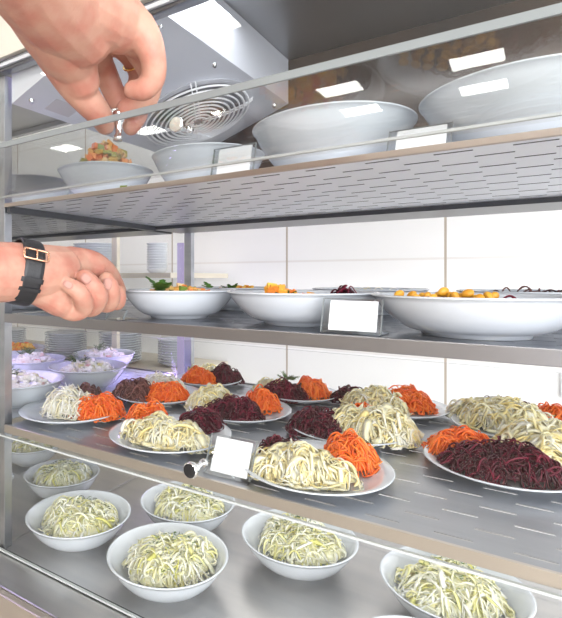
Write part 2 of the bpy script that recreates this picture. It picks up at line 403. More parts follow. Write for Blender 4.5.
# ------------------------------------------------------------------ crockery
def plate_profile(r):
    return [(.0, .0), (.60*r, 0), (.62*r, .0015), (.80*r, .007), (r-.001, .0165), (r, .018), (r-.0015, .0192), (.82*r, .0105), (.66*r, .0050), (.60*r, .0045), (0.001, .0045)]
def bowl_profile(r, h, foot=.5):
    o = []
    f = foot*r
    o.append((0.001, .003)); o.append((f-.004, .003)); o.append((f-.003, 0)); o.append((f, 0)); o.append((f+.001, .004))
    for t in np.linspace(.12, 1, 10):
        o.append((f+(r-f)*(t**.62)*.985, .004+(h-.007)*(t**1.18)))
    o.append((r, h-.003)); o.append((r+.001, h-.001)); o.append((r-.001, h)); o.append((r-.0045, h-.002))
    for t in np.linspace(.94, .10, 10):
        o.append((f+(r-.005-f)*(t**.62)*.985, .009+(h-.012)*(t**1.18)))
    o.append((f*.8, .0085)); o.append((0.001, .008))
    return o
def plate(x, y, z, r, lab, group):
    o = lathe('plate', plate_profile(r), CERAM); o.location = (x, y, z); tag(o, lab, 'plate', group); return o
def bowl(x, y, z, r, h, lab, group, foot=.5, n=72):
    o = lathe('bowl', bowl_profile(r, h, foot), CERAM, n=n); o.location = (x, y, z); tag(o, lab, 'bowl', group); return o

# ------------------------------------------------------------------ shredded food
def heap(cx, cy, z, rx, ry, h, kind, lab, cat, name, n=None, parent=None, rot=0, lim=.95):
    K = dict(carrot=(CARROT, .0015, .0014, .036, 1.1), beet=(BEET, .0017, .0015, .034, 1.2), cabbage=(CABB, .0026, .0007, .040, .65),
             greencab=(CABG, .0021, .0007, .038, .75), radish=(RAD, .0015, .0010, .045, .7), dark=(MEAT, .0018, .0016, .028, 1.2), white=(RAD, .0020, .0009, .034, 1))[kind]
    mat, w, th, ln, curl = K
    n = n or int(330*(rx*ry)/(.055*.055))+50
    n = min(n, 900)
    V, Fc, T = [], [], []
    ph = [random.uniform(0, 2*PI) for _ in range(6)]
    h = h*.92; core = .86 if kind in ('cabbage', 'greencab', 'radish', 'white') else .74
    def rad_(a): return 1+.10*math.sin(2*a+ph[0])+.07*math.sin(3*a+ph[1])+.05*math.sin(5*a+ph[2])
    def hf(x, y):
        a = math.atan2(y/ry, x/rx); rho = math.hypot(x/rx, y/ry)/rad_(a)
        b_ = max(0, 1-rho*rho)
        lump = .84+.10*math.sin(x/rx*2.6+ph[3])*math.cos(y/ry*2.4+ph[4])+.07*math.sin(x/rx*6+y/ry*4+ph[5])
        return h*(b_**.58)*lump*1.0, rho
    # body of the heap under the loose strands
    N, Mm = 20, 7
    V.append((0, 0, hf(0, 0)[0]*core)); T.append(.5)
    for i in range(1, Mm+1):
        rho = i/Mm*.93
        for j in range(N):
            a = 2*PI*j/N; x = rx*rho*math.cos(a)*rad_(a); y = ry*rho*math.sin(a)*rad_(a)
            V.append((x, y, hf(x, y)[0]*core)); T.append(random.uniform(.2, .7))
    for j in range(N): Fc.append((0, 1+j, 1+(j+1) % N))
    for i in range(Mm-1):
        for j in range(N):
            a, b_ = 1+i*N+j, 1+i*N+(j+1) % N; Fc.append((a, a+N, b_+N, b_))
    Fc.append(tuple(1+(Mm-1)*N+j for j in range(N))[::-1])
    K_ = 9
    for s in range(n):
        rho0 = math.sqrt(random.random())*1.02; a0 = random.uniform(0, 2*PI)
        p = np.array([rx*rho0*math.cos(a0), ry*rho0*math.sin(a0)])
        d = random.uniform(0, 2*PI); cv = random.gauss(0, 46*curl)
        L = ln*random.uniform(.5, 1.25); stp = L/K_
        layer = random.uniform(-.006, .004); bow = random.uniform(-.004, .014) if random.random() < .6 else 0
        tilt = random.gauss(0, .5 if kind == 'radish' else .25)
        ww = w*(random.uniform(.35, 1.5))*(2.3 if kind == 'cabbage' and random.random() < .2 else 2.0 if kind == 'greencab' and random.random() < .2 else 1); tw = random.uniform(0, PI); twr = random.gauss(0, .35)
        pts = []
        for k in range(K_+1):
            zz, rho = hf(p[0], p[1]); t = k/K_
            q = zz+layer+bow*math.sin(PI*t)+max(0, tilt*(t-.5)*L)
            if rho > 1: q = max(q, (rho-1)*.035)+.001
            q = max(q, .0016)
            pts.append(Vector((p[0], p[1], q)))
            p = p+stp*np.array([math.cos(d), math.sin(d)]); d += cv*stp*random.uniform(.2, 1.8)
            if rho > lim:
                back = math.atan2(-p[1], -p[0]); dd = (back-d+PI) % (2*PI)-PI; d += dd*.32
        tv = random.random()
        base = len(V)
        for k in range(K_+1):
            dd = (pts[min(k+1, K_)]-pts[max(k-1, 0)])
            if dd.length < 1e-6: dd = Vector((1, 0, 0))
            dd.normalize()
            up = Vector((0, 0, 1)); sd = dd.cross(up)
            if sd.length < 1e-3: sd = Vector((1, 0, 0))
            sd.normalize(); up = sd.cross(dd)
            ang = (tw*.5 if th < w*.7 else tw)+twr*k
            if kind in ('cabbage', 'greencab'): ang = (tw-PI/2)*.45+twr*.5*k
            a = sd*math.cos(ang)+up*math.sin(ang); c = -sd*math.sin(ang)+up*math.cos(ang)
            e = .35 if k in (0, K_) else 1
            for sa, sb in ((1, 0), (0, 1), (-1, 0), (0, -1)):
                V.append(pts[k]+a*ww*sa*e+c*th*sb*e); T.append(tv)
        for k in range(K_):
            for j in range(4):
                j2 = (j+1) % 4
                Fc.append((base+k*4+j, base+k*4+j2, base+k*4+4+j2, base+k*4+4+j))
    o = mesh_obj(name, V, Fc, mat, parent, sm=True, attr=T)
    o.location = (cx, cy, z); o.rotation_euler = (0, 0, rot)
    if lab: tag(o, lab, cat, kind='stuff')
    return o
def heap_px(px, py, wpx, hpx, z, kind, lab, cat, name, asp=1.0, n=None, ky=None):
    """base centre seen at px,py on the plane z; width and height given as seen from the customer's side"""
    p = on_plane(px, py, z); D = z/((CYP-py)/F)
    r = wpx/2*D/F
    return heap(p.x, p.y, z, r*1.03, r*asp*1.05, hpx*D/F*.82, kind, lab, cat, name, n)
def chunks(cx, cy, z, rx, ry, h, mat, lab, cat, name, n=90, size=.005, parent=None):
    V, Fc, T = [], [], []
    for s in range(n):
        rho = math.sqrt(random.random()); a = random.uniform(0, 2*PI)
        zz = h*(1-rho**2)**.7*random.uniform(.5, 1.0)+size*.6
        c = Vector((rx*rho*math.cos(a), ry*rho*math.sin(a), zz))
        R = Matrix.Rotation(random.uniform(0, PI), 3, 'Z') @ Matrix.Rotation(random.uniform(0, PI), 3, 'X')
        sx, sy, sz = (size*random.uniform(.5, 1.5) for _ in range(3)); b0 = len(V); tv = random.random()
        for x in (-1, 1):
            for y in (-1, 1):
                for q in (-1, 1):
                    V.append(c+R @ Vector((x*sx, y*sy*(.7 if x > 0 else 1), q*sz*.6))); T.append(tv)
        for f in ((0, 1, 3, 2), (4, 6, 7, 5), (0, 4, 5, 1), (2, 3, 7, 6), (0, 2, 6, 4), (1, 5, 7, 3)): Fc.append(tuple(b0+i for i in f))
    o = mesh_obj(name, V, Fc, mat, parent, attr=T); o.location = (cx, cy, z)
    if lab: tag(o, lab, cat, kind='stuff')
    return o
def dill(cx, cy, z, r, lab, parent=None, n=14, up=.7):
    V, Fc, T = [], [], []
    for s in range(n):
        a = random.uniform(0, 2*PI); el = random.uniform(.1, up); L = r*random.uniform(.6, 1.1)
        d = Vector((math.cos(a)*math.cos(el), math.sin(a)*math.cos(el), math.sin(el)))
        st = Vector((random.uniform(-.2, .2)*r, random.uniform(-.2, .2)*r, 0))
        tv = random.random(); n0 = len(V)
        tube(V, Fc, [st, st+d*L*.5+Vector((0, 0, L*.06)), st+d*L], [.0007, .0006, .0003], 4)
        for k in range(9):
            t = .3+.7*k/9; q = st+d*L*t
            for sg in (-1, 1):
                sd = d.cross(Vector((0, 0, 1))).normalized()*sg
                tube(V, Fc, [q, q+sd*L*.16+d*L*.09+Vector((0, 0, random.uniform(-.003, .004))), q+sd*L*.22+d*L*.2], [.0006, .0005, .0002], 3)
        T += [tv]*(len(V)-n0)
    o = mesh_obj('dill_sprig', V, Fc, DILL, parent, attr=T); o.location = (cx, cy, z)
    tag(o, lab, 'herb'); return o

G3 = 'round white plates on the lower shelf'
ZP = Z3+.0005
plates = [
 (-.888, .83, .122, 'plate of white radish and carrot nearest the steel corner post'),
 (-.815, 1.075, .118, 'plate of dark shreds and carrot behind the radish plate'),
 (-.590, .815, .123, 'plate of cabbage, carrot and beet just left of the price tag'),
 (-.808, 1.315, .104, 'small plate of carrot and beet at the foot of the rear post'),
 (-.565, 1.062, .122, 'plate of cabbage, beet and carrot behind the tagged cabbage plate'),
 (-.291, .812, .123, 'big plate of pale cabbage and carrot right of the price tag, front row'),
 (-.512, 1.300, .107, 'plate with dill topped beet and carrot against the white wall'),
 (-.308, 1.060, .122, 'plate of beet and white cabbage in the centre of the shelf'),
 (-.262, 1.305, .116, 'rear plate of cabbage with carrot on its right in front of wall seam'),
 (-.035, 1.000, .120, 'large plate of carrot, dark beet and cabbage at the right edge'),
 (-.025, 1.262, .116, 'rearmost plate of cabbage and carrot at the right edge'),
]
for x, y, r, lab in plates: plate(x, y, ZP, r, 'white '+lab, G3)
zf = ZP+.006
H = lambda px, py, w, h, kind, lab, name, asp=1.0: heap_px(px, py, w, h, zf, kind, lab, 'shredded vegetable', name, asp)
# 1
H(70, 413, 52, 30, 'radish', 'pile of thin white radish strips beside carrot, on the plate by the corner post', 'shredded_radish')
H(99, 416, 50, 26, 'carrot', 'orange carrot shreds beside white radish strips near the corner post', 'shredded_carrot', .9)
H(88, 401, 36, 20, 'dark', 'few dark shreds poking out behind the white radish strips', 'shredded_beet', .7)
# 2
H(133, 397, 42, 22, 'dark', 'brownish red shreds left of carrot on the second plate from the post', 'shredded_beet')
H(167, 399, 48, 21, 'carrot', 'orange carrot shreds right of the brownish shreds', 'shredded_carrot', .8)
H(163, 389, 50, 18, 'white', 'whitish cabbage shreds behind the carrot and brownish shreds', 'shredded_cabbage', .7)
# 3
H(148, 426, 44, 30, 'carrot', 'orange carrot shreds at back left of the plate left of the price tag', 'shredded_carrot')
H(200, 429, 46, 24, 'beet', 'dark beet shreds at back right of the plate left of the price tag', 'shredded_beet')
H(166, 441, 88, 26, 'cabbage', 'pale yellow cabbage shreds at the front of the plate left of the price tag', 'shredded_cabbage', .62)
# 4
H(199, 383, 36, 18, 'carrot', 'orange carrot shreds on the small plate at the rear post', 'shredded_carrot', .8)
H(224, 382, 34, 19, 'beet', 'dark beet shreds on the small plate at the rear post', 'shredded_beet', .9)
H(209, 375, 44, 10, 'cabbage', 'yellowish cabbage shreds peeking over carrot and beet by the rear post', 'shredded_cabbage', .5)
# 5
H(212, 408, 50, 24, 'cabbage', 'pale cabbage shreds on the left half of the plate behind the price tag', 'shredded_cabbage')
H(263, 410, 34, 26, 'carrot', 'orange carrot shreds on the right of the plate behind the price tag', 'shredded_carrot')
H(235, 417, 54, 24, 'beet', 'dark beet shreds in the middle of the plate behind the price tag', 'shredded_beet', .7)
# 6
H(287, 458, 56, 22, 'beet', 'dark beet shreds behind the cabbage on the big front plate', 'shredded_beet', .7)
H(349, 466, 54, 40, 'carrot', 'bright orange carrot shreds on the right of the big front plate', 'shredded_carrot')
H(299, 476, 98, 36, 'cabbage', 'large heap of pale cabbage ribbons on the big front plate', 'shredded_cabbage', .66)
# 7
H(274, 394, 42, 16, 'cabbage', 'pale cabbage shreds behind beet on the dill topped plate', 'shredded_cabbage', .7)
H(311, 397, 36, 25, 'carrot', 'orange carrot shreds on the right of the dill topped plate', 'shredded_carrot')
H(283, 399, 48, 21, 'beet', 'dark beet shreds below the dill sprig', 'shredded_beet', .8)
p = on_plane(287, 392, zf); dill(p.x, p.y, zf+.036, .030, 'dark green dill sprig on beet, plate against the white wall', n=16)
# 8
H(316, 431, 58, 25, 'beet', 'dark beet shreds on the left of the centre plate', 'shredded_beet', .9)
H(360, 421, 50, 20, 'carrot', 'orange carrot shreds showing behind cabbage on the centre plate', 'shredded_carrot', .7)
H(371, 436, 84, 38, 'cabbage', 'tall heap of white cabbage ribbons on the centre plate', 'shredded_cabbage', .75)
# 9
H(351, 402, 40, 16, 'beet', 'dark beet shreds at back left of the rear plate before the wall seam', 'shredded_beet', .8)
H(404, 408, 56, 24, 'carrot', 'orange carrot shreds right of cabbage on the rear plate before the wall seam', 'shredded_carrot', .8)
H(376, 410, 62, 26, 'cabbage', 'white cabbage shreds in the middle of the rear plate before the wall seam', 'shredded_cabbage', .7)
# 10
H(462, 455, 66, 30, 'carrot', 'orange carrot shreds on the left of the right edge plate', 'shredded_carrot')
H(543, 458, 88, 44, 'cabbage', 'white cabbage ribbons on the right of the right edge plate', 'shredded_cabbage')
H(505, 474, 104, 40, 'beet', 'glossy dark beet shreds at the front of the right edge plate', 'shredded_beet', .66)
# 11
H(500, 425, 86, 34, 'cabbage', 'white cabbage shreds on the rearmost plate at the right edge', 'shredded_cabbage', .75)
H(508, 410, 50, 12, 'beet', 'thin line of beet shreds over the rearmost cabbage at the right', 'shredded_beet', .5)
H(556, 428, 54, 27, 'carrot', 'orange carrot shreds on the rearmost plate at the right edge', 'shredded_carrot')

# ---- deck bowls of cabbage salad
GD = 'white bowls of cabbage salad on the bottom deck'
def salad_bowl(x, y, r, lab, i, kind='greencab', fill=1):
    h = .062
    bowl(x, y, ZD+.0005, r, h, 'white bowl of green-white cabbage salad, '+lab, GD)
    o = heap(x+.004*math.sin(i), y+.004, ZD+.030, r*.74, r*.74, .056*fill, kind, 'shredded cabbage salad with dill in the bowl '+lab, 'salad', 'cabbage_salad', n=int(430*fill), lim=.88)
    # chopped herbs belong to the salad
    V, Fc, T = [], [], []
    for s in range(110):
        rho = math.sqrt(random.random())*.9; a = random.uniform(0, 2*PI)
        zz = .056*fill*(1-rho**2)**.85+.004
        c = Vector((r*.72*rho*math.cos(a), r*.72*rho*math.sin(a), zz)); d = Vector((random.uniform(-1, 1), random.uniform(-1, 1), random.uniform(-.3, .3))).normalized()
        n0 = len(V); tube(V, Fc, [c, c+d*.006], [.0008, .0005], 4); T += [random.random()]*(len(V)-n0)
    mesh_obj('chopped_dill', V, Fc, DILL, o, attr=T)['kind'] = 'stuff'
for i, (x, y, r, lab) in enumerate([
 (-.855, .820, .119, 'nearest the steel corner post'),
 (-.586, .800, .119, 'left of the small card at the front edge'),
 (-.685, 1.018, .115, 'half hidden behind the black capped knob'),
 (-.398, 1.012, .119, 'under the big plate of pale cabbage'),
 (-.110, 1.013, .121, 'at the bottom right behind the glass edge'),
 (-1.070, .962, .103, 'beyond the glass side, next to the post'),
 (-1.345, 1.075, .100, 'furthest left beyond the glass side')]):
    salad_bowl(x, y, r, lab, i)
plate(-1.205, .785, ZD+.03, .082, 'small white dish at the left edge beside the post', None) if False else bowl(-1.215, .800, ZD+.0005, .088, .060, 'empty white bowl at the left edge beyond the corner post', None)
bowl(-.118, .770, ZD+.0005, .108, .060, 'white bowl whose far rim just shows at the bottom edge', None)
heap(-.118, .770, ZD+.012, .075, .075, .03, 'greencab', 'low cabbage salad in the front bowl cut off by the picture edge', 'salad', 'cabbage_salad', n=250)

# ---- middle shelf bowls
GM = 'deep white bowls on the eye level shelf'
zb2 = Z2+.0005; hm = .057
bowl(-.590, .846, zb2, .117, hm, 'white bowl held at its rim by the lower hand', GM, n=96)
bowl(-.330, .850, zb2, .130, hm, 'white bowl in the centre behind the eye level price tag', GM, n=96)
bowl(-.062, .822, zb2, .137, hm, 'large white bowl of chickpea salad at the right of the eye level shelf', GM, n=96)
bowl(-.610, 1.155, zb2, .118, hm, 'white bowl with green and red garnish in the rear row by the post', GM)
bowl(-.300, 1.190, zb2, .125, hm, 'white rear bowl behind the centre one on the eye level shelf', GM)
bowl(.010, 1.160, zb2, .130, hm, 'white rear bowl with dark bits behind the chickpea bowl', GM)
def fill(x, y, z, rx, h, mat, lab, name, n=120, size=.006, ry=None): return chunks(x, y, z, rx, ry or rx, h, mat, lab, 'salad', name, n, size)
fill(-.590, .846, zb2+.034, .078, .026, MIX, 'diced pink and yellow salad in the bowl held by the hand', 'diced_salad', 200)
fill(-.610, 1.155, zb2+.030, .080, .024, ORNG, 'red and orange diced salad in the rear bowl by the post', 'diced_salad', 160)
fill(-.330, .850, zb2+.028, .085, .018, ORNG, 'yellow and orange diced salad in the centre bowl', 'diced_salad', 160)
heap(-.255, .860, zb2+.022, .034, .034, .042, 'beet', 'dark beet shreds rising above the rim of the centre bowl', 'salad', 'shredded_beet', n=140)
chunks(-.368, .845, zb2+.022, .034, .034, .048, ORNG, 'orange and yellow vegetable pieces rising above the centre bowl rim', 'salad', 'vegetable_pieces', 60, .006)
heap(-.055, .84, zb2+.018, .10, .10, .030, 'beet', 'dark beet layer under the chickpeas', 'salad', 'shredded_beet', n=340)
heap(.010, 1.160, zb2+.020, .10, .10, .036, 'dark', 'dark shredded salad in the rear right bowl', 'salad', 'dark_salad', n=240)
heap(-.300, 1.190, zb2+.020, .09, .09, .030, 'white', 'pale shredded salad in the rear centre bowl', 'salad', 'shredded_cabbage', n=240)
# chickpeas: each one a thing
def icos(name, r, mat, sub=2, sc=(1, 1, .85)):
    b = bmesh.new(); bmesh.ops.create_icosphere(b, subdivisions=sub, radius=r)
    for v in b.verts:
        v.co = Vector((v.co.x*sc[0], v.co.y*sc[1], v.co.z*sc[2]))
        if v.co.x > r*.8: v.co.x += r*.12
    return bm_obj(name, b, mat, None, True)
proto = None
pk = [(-.135, .80), (-.122, .815), (-.112, .79), (-.10, .81), (-.145, .825), (-.095, .83), (-.085, .80), (-.07, .815), (-.078, .835), (-.055, .80), (-.06, .825), (-.045, .815), (-.13, .84), (-.11, .85), (-.16, .81), (-.09, .85), (-.04, .835)]
for i, (x, y) in enumerate(pk):
    if proto is None: o = proto = icos('chickpea', .0068, CHICK)
    else: o = proto.copy(); COL.objects.link(o)
    o.location = (x, y, zb2+.0525+random.uniform(-.003, .003)+(.008 if i in (3, 7) else 0)); o.rotation_euler = (random.random()*3, random.random(), random.random()*6)
    o.scale = (1.25, 1.05, 1)
    tag(o, 'yellow chickpea on top of the large right hand bowl of salad', 'chickpea', 'chickpeas on the large right bowl')
# leaf garnish
def leaf_sprig(x, y, z, s, lab, seed=1):
    rr = random.Random(seed); t = tag(empty('parsley_sprig', (x, y, z)), lab, 'herb')
    for k in range(5):
        a = rr.uniform(-.5, .5)+k*1.25; el = rr.uniform(.25, .95); L = s*rr.uniform(.75, 1.1)
        d = Vector((math.cos(a)*math.cos(el), math.sin(a)*math.cos(el), math.sin(el))); sd = d.cross(Vector((0, 0, 1))).normalized(); up = sd.cross(d)
        V, Fc = [], []; ns = 9
        for i in range(ns):
            tt = i/(ns-1); wv = L*.34*math.sin(PI*min(1, tt*.93+.07))**.8*(1.25 if i % 2 else .6)
            if i == ns-1: wv = .0003
            c = d*L*tt+up*(-L*.18*tt*tt)
            V += [c-sd*wv+up*L*.05, c, c+sd*wv+up*L*.05]
        m = len(V); V += [v-up*.0006 for v in V]
        for i in range(ns-1):
            for j in (0, 1):
                a_ = i*3+j; Fc.append((a_, a_+1, a_+4, a_+3)); Fc.append((m+a_+3, m+a_+4, m+a_+1, m+a_))
        mesh_obj('leaf', V, Fc, GREEN, t, sm=True)
    return t
q = W(160, 286, .99); leaf_sprig(q.x, q.y, zb2+.053, .046, 'dark green parsley sprig on the bowl held by the hand', 3)
q = W(212, 287, 1.22); leaf_sprig(q.x, q.y, zb2+.050, .034, 'green leaf garnish on the rear bowl by the post', 4)
q = W(232, 287, 1.22); leaf_sprig(q.x, q.y, zb2+.050, .032, 'green leaf garnish right of another in the rear bowl', 8)
q = W(284, 290, .88); leaf_sprig(q.x, q.y, zb2+.042, .026, 'small green leaf beside orange pieces in the centre bowl', 5)

# ---- top shelf bowls
GT = 'white bowls on the topmost shelf seen from below'
zt = Z1+.0005
bowl(-.267, .823, zt, .129, .086, 'big white bowl above the centre of the top shelf', GT, .42, 96)
bowl(-.003, .818, zt, .129, .086, 'largest looking white bowl at the upper right corner', GT, .42, 96)
bowl(-.536, .871, zt, .114, .084, 'cream white bowl behind the left card on the top shelf', GT, .42)
bowl(-.738, .785, zt, .100, .064, 'shallow white bowl below the fingers on the top shelf', GT, .45)
heap(-.267, .823, zt+.03, .09, .09, .035, 'cabbage', 'pale salad hidden inside the big top shelf bowl', 'salad', 'cabbage_salad', n=200) if False else None
chunks(-.738, .785, zt+.022, .070, .070, .100, MIX, 'mixed green and orange salad heaped in the shallow bowl below the fingers', 'salad', 'mixed_salad', 260, .0065)
GN2 = 'bowls on the top shelf of the neighbouring cabinet'
bowl(-1.075, .86, zt, .105, .090, 'violet tinted bowl at the left edge of the top shelf', GN2)
bowl(-1.13, 1.085, zt, .100, .090, 'bowl of dark salad behind the violet tinted one at the left', GN2)
heap(-1.13, 1.085, zt+.045, .075, .075, .10, 'dark', 'dark shredded salad above the left bowl of the top shelf', 'salad', 'dark_salad', n=260)
chunks(-1.075, .86, zt+.045, .05, .05, .055, ORNG, 'red orange pieces in the violet tinted bowl at left', 'salad', 'vegetable_pieces', 60, .006)

# ---- neighbouring cabinet bowls
GN = 'bowls of creamy salad in the neighbouring cabinet'
zn = Z3+.0005
for (x, y, r, lab, kind) in ((-1.098, .830, .122, 'nearest the corner post', 'c'), (-1.088, 1.080, .116, 'behind the radish plate', 'c'), (-1.335, 1.075, .104, 'second row at the far left', 'c'), (-1.225, 1.295, .108, 'rear one with dark leaf on top', 'w')):
    bowl(x, y, zn, r, .064, 'white bowl of creamy salad beyond the glass side, '+lab, GN)
    fill(x, y, zn+.036, r*.68, .040, CHUNK, 'creamy white diced salad, '+lab, 'diced_salad', 240, .0065)
    dill(x-.02, y-.015, zn+.070, .036, 'dill sprig on creamy salad, '+lab, n=13, up=1.0)
bowl(-1.60, 1.215, zn, .105, .064, 'white bowl of orange salad far back at the left edge', GN)
fill(-1.60, 1.215, zn+.03, .075, .045, ORNG, 'orange diced salad far back at the left edge', 'diced_salad', 150, .007)
# stack of violet-lit plates under the wrist on the neighbour's middle shelf
sp = None
for i in range(9):
    if sp is None: o = sp = plate(-1.10, .86, Z2+.0005, .118, '', None)
    else: o = sp.copy(); COL.objects.link(o); o.location = (-1.10, .86, Z2+.0005+i*.0062)
    tag(o, 'white plate in the violet lit stack below the wrist', 'plate', 'plates stacked below the wrist')

# ---- price tags
def price_tag(x, y, z, w, h, lean, lab, rz=0.0, has_card=True):
    t = tag(empty('price_tag', (x, y, z), rz), lab, 'price tag', 'clear card holders with blank white cards')
    b = bmesh.new(); th = .0014
    box(b, -w/2, w/2, 0, th, 0, h)
    o = bm_obj('holder', b, ACRYL, t); o.rotation_euler = (-lean, 0, 0); o.location = (0, 0, .002)
    if has_card: b = bmesh.new(); box(b, -w/2+.011, w/2-.006, -.0022, -.0002, .003, h-.003); c = bm_obj('card', b, CARD, t); c.rotation_euler = (-lean, 0, 0); c.location = (0, 0, .002)
    b = bmesh.new(); box(b, -w/2, w/2, -.004, .05, 0, .0014)
    for s in (-1, 1): box(b, s*w/2-.0007, s*w/2+.0007, -.012, .0, 0, .0014)
    bm_obj('foot', b, ACRYL, t)
    b = bmesh.new()
    for s in (-1, 1): box(b, s*(w/2)-.0004, s*(w/2)+.0004, -.0026, .0016, 0, h+.0004)
    box(b, -w/2, w/2, -.0006, .0016, h+.0005, h+.0009)
    e = bm_obj('holder_edge', b, EDGE, t); e.rotation_euler = (-lean, 0, 0); e.location = (0, 0, .002)
    return t
price_tag(-.405, .716, Z3+.0005, .084, .062, .45, 'white card in clear holder on the lower shelf beside the chrome knob', .02)
price_tag(-.208, .722, Z2+.0005, .084, .050, .30, 'white card in clear holder at eye level between two bowls')
price_tag(-.400, .722, Z1+.0005, .078, .056, .25, 'white card in clear holder on the top shelf, left one')
price_tag(-.120, .722, Z1+.0005, .078, .045, .50, 'white card in clear holder on the top shelf between two big bowls')
price_tag(-.650, .715, Z2+.0005, .045, .020, .6, 'small empty clear holder under the fingertips on the eye level shelf', 0, False)
price_tag(-.448, .640, ZD+.0005, .06, .040, .8, 'white card lying at the front edge of the bottom deck')
b = bmesh.new(); box(b, .052, .066, 1.08, 1.10, Z2, .022, bev=.002); box(b, .05, .09, 1.10, 1.12, Z2+.0005, -.01, bev=.002)
tag(bm_obj('steel_bracket', b, STEEL_L), 'short upright steel bracket at the right end of the eye level shelf', 'bracket')

# ---- rack with plate stacks behind
rk = tag(empty('plate_rack', (0, 0, 0)), 'cream storage rack with plate stacks seen behind the cabinets at left', 'rack')
cpart('rack_shelf', [(-3.2, -1.10, 1.52, 1.96, -.385, -.372)], CREAM, rk)
cpart('rack_shelf', [(-3.2, -1.10, 1.52, 1.96, .0, .02)], CREAM, rk)
for x in (-1.365, -2.30, -3.18): cpart('rack_post', [(x-.014, x+.014, 1.50, 1.52, -1.5, .40)], CREAM, rk)
sp = None
def stack(x, y, z, r, n, lab, gap=.0105):
    global sp
    for i in range(n):
        if sp is None: o = sp = plate(x, y, z, .10, '', None)
        else: o = sp.copy(); COL.objects.link(o)
        o.location = (x, y, z+i*gap); o.scale = (r/.10, r/.10, 1)
        tag(o, lab, 'plate', lab.replace('white plate in ', ''))
stack(-1.82, 1.66, -.3715, .10, 10, 'white plate in the round stack above the creamy salads, lower rack shelf')
stack(-1.475, 1.66, -.3715, .095, 12, 'white plate in the stack left of the rear post, lower rack shelf')
stack(-1.235, 1.74, -.3715, .075, 10, 'white plate in the narrow stack nearest the rear post, lower rack shelf')
stack(-2.35, 1.72, -.3715, .10, 8, 'white plate in the leftmost stack on the lower rack shelf')
stack(-2.05, 1.66, .0205, .105, 10, 'white plate in the leftmost stack above the watch, upper rack shelf')
stack(-1.62, 1.66, .0205, .105, 12, 'white plate in the stack above the knuckles, upper rack shelf')
stack(-1.27, 1.66, .0205, .045, 11, 'white plate in the stack right of the rack post, upper rack shelf')
# wall socket
t = tag(empty('wall_socket', (.13, 2.0, -.35)), 'white electrical socket plate on the tiled wall at right', 'socket')
b = bmesh.new(); box(b, -.045, .045, -.012, -.0005, -.03, .05, bev=.003); bm_obj('cover_plate', b, PAINT, t)
b = bmesh.new(); box(b, -.022, .022, -.015, -.0121, -.012, .032, bev=.001); bm_obj('socket_insert', b, CARD, t)

# ------------------------------------------------------------------ hands
def hand_mesh(name, chains, voxel, lab, smooth_it=6):
    V, Fc = [], []
    for ch in chains:
        P = [(*W(px, py, D), rp*D/F) for px, py, D, rp in ch]
        S = spline(P, 7)
        pts = [Vector(s[:3]) for s in S]; rad = [float(s[3]) for s in S]
        # rounded ends
        def cap(p, q, r):
            d = (p-q).normalized()
            return [(p+d*r*k, r*math.sqrt(max(.02, 1-k*k))) for k in (.35, .65, .85, .97)]
        c1 = cap(pts[-1], pts[-2], rad[-1]); c0 = cap(pts[0], pts[1], rad[0])[::-1]
        pts = [p for p, _ in c0]+pts+[p for p, _ in c1]; rad = [r for _, r in c0]+rad+[r for _, r in c1]
        tube(V, Fc, pts, rad, 18)
    tmp = mesh_obj('tmp', V, Fc, SKIN)
    bm = bmesh.new(); bm.from_mesh(tmp.data); bmesh.ops.recalc_face_normals(bm, faces=bm.faces); bm.to_mesh(tmp.data); bm.free()
    r = tmp.modifiers.new('r', 'REMESH'); r.mode = 'VOXEL'; r.voxel_size = voxel
    s = tmp.modifiers.new('s', 'SMOOTH'); s.iterations = smooth_it; s.factor = .5
    dg = bpy.context.evaluated_depsgraph_get(); dg.update()
    me = bpy.data.meshes.new_from_object(tmp.evaluated_get(dg)); bpy.data.objects.remove(tmp)
    me.name = name
    for p in me.polygons: p.use_smooth = True
    me.materials.clear(); me.materials.append(SKIN)
    o = bpy.data.objects.new(name, me); COL.objects.link(o)
    return tag(o, lab, 'person')
def nail(parent, px, py, D, rx, ry, ang):
    """small curved plate lying on the fingertip and facing outward"""
    c = W(px, py, D); nrm_ = (-c).normalized(); up = Vector((0, 0, 1)); sx = up.cross(nrm_).normalized(); sy = nrm_.cross(sx)
    ca, sa = math.cos(ang), math.sin(ang); a = sx*ca+sy*sa; b_ = -sx*sa+sy*ca
    V, Fc = [], []; n = 18; k = D/F
    V.append(c+nrm_*.0022)
    for ring in (1, 2):
        for j in range(n):
            t = 2*PI*j/n; rr = ring/2
            x = rx*k*rr*math.copysign(abs(math.cos(t))**.8, math.cos(t)); y = ry*k*rr*math.copysign(abs(math.sin(t))**.8, math.sin(t))
            V.append(c+a*x+b_*y+nrm_*(.0022*(1-.75*rr*rr*math.cos(t)**2)))
    m = len(V)
    for v in list(V): V.append(v-nrm_*.0012)
    for off, fl in ((0, 1), (m, -1)):
        for j in range(n):
            j2 = (j+1) % n
            for f in ((off, off+1+j, off+1+j2), (off+1+j, off+1+n+j, off+1+n+j2, off+1+j2)): Fc.append(f[::fl])
    for j in range(n):
        j2 = (j+1) % n; Fc.append((1+n+j, 1+n+m+j, 1+n+m+j2, 1+n+j2))
    return mesh_obj('fingernail', V, Fc, NAIL, parent, sm=True)

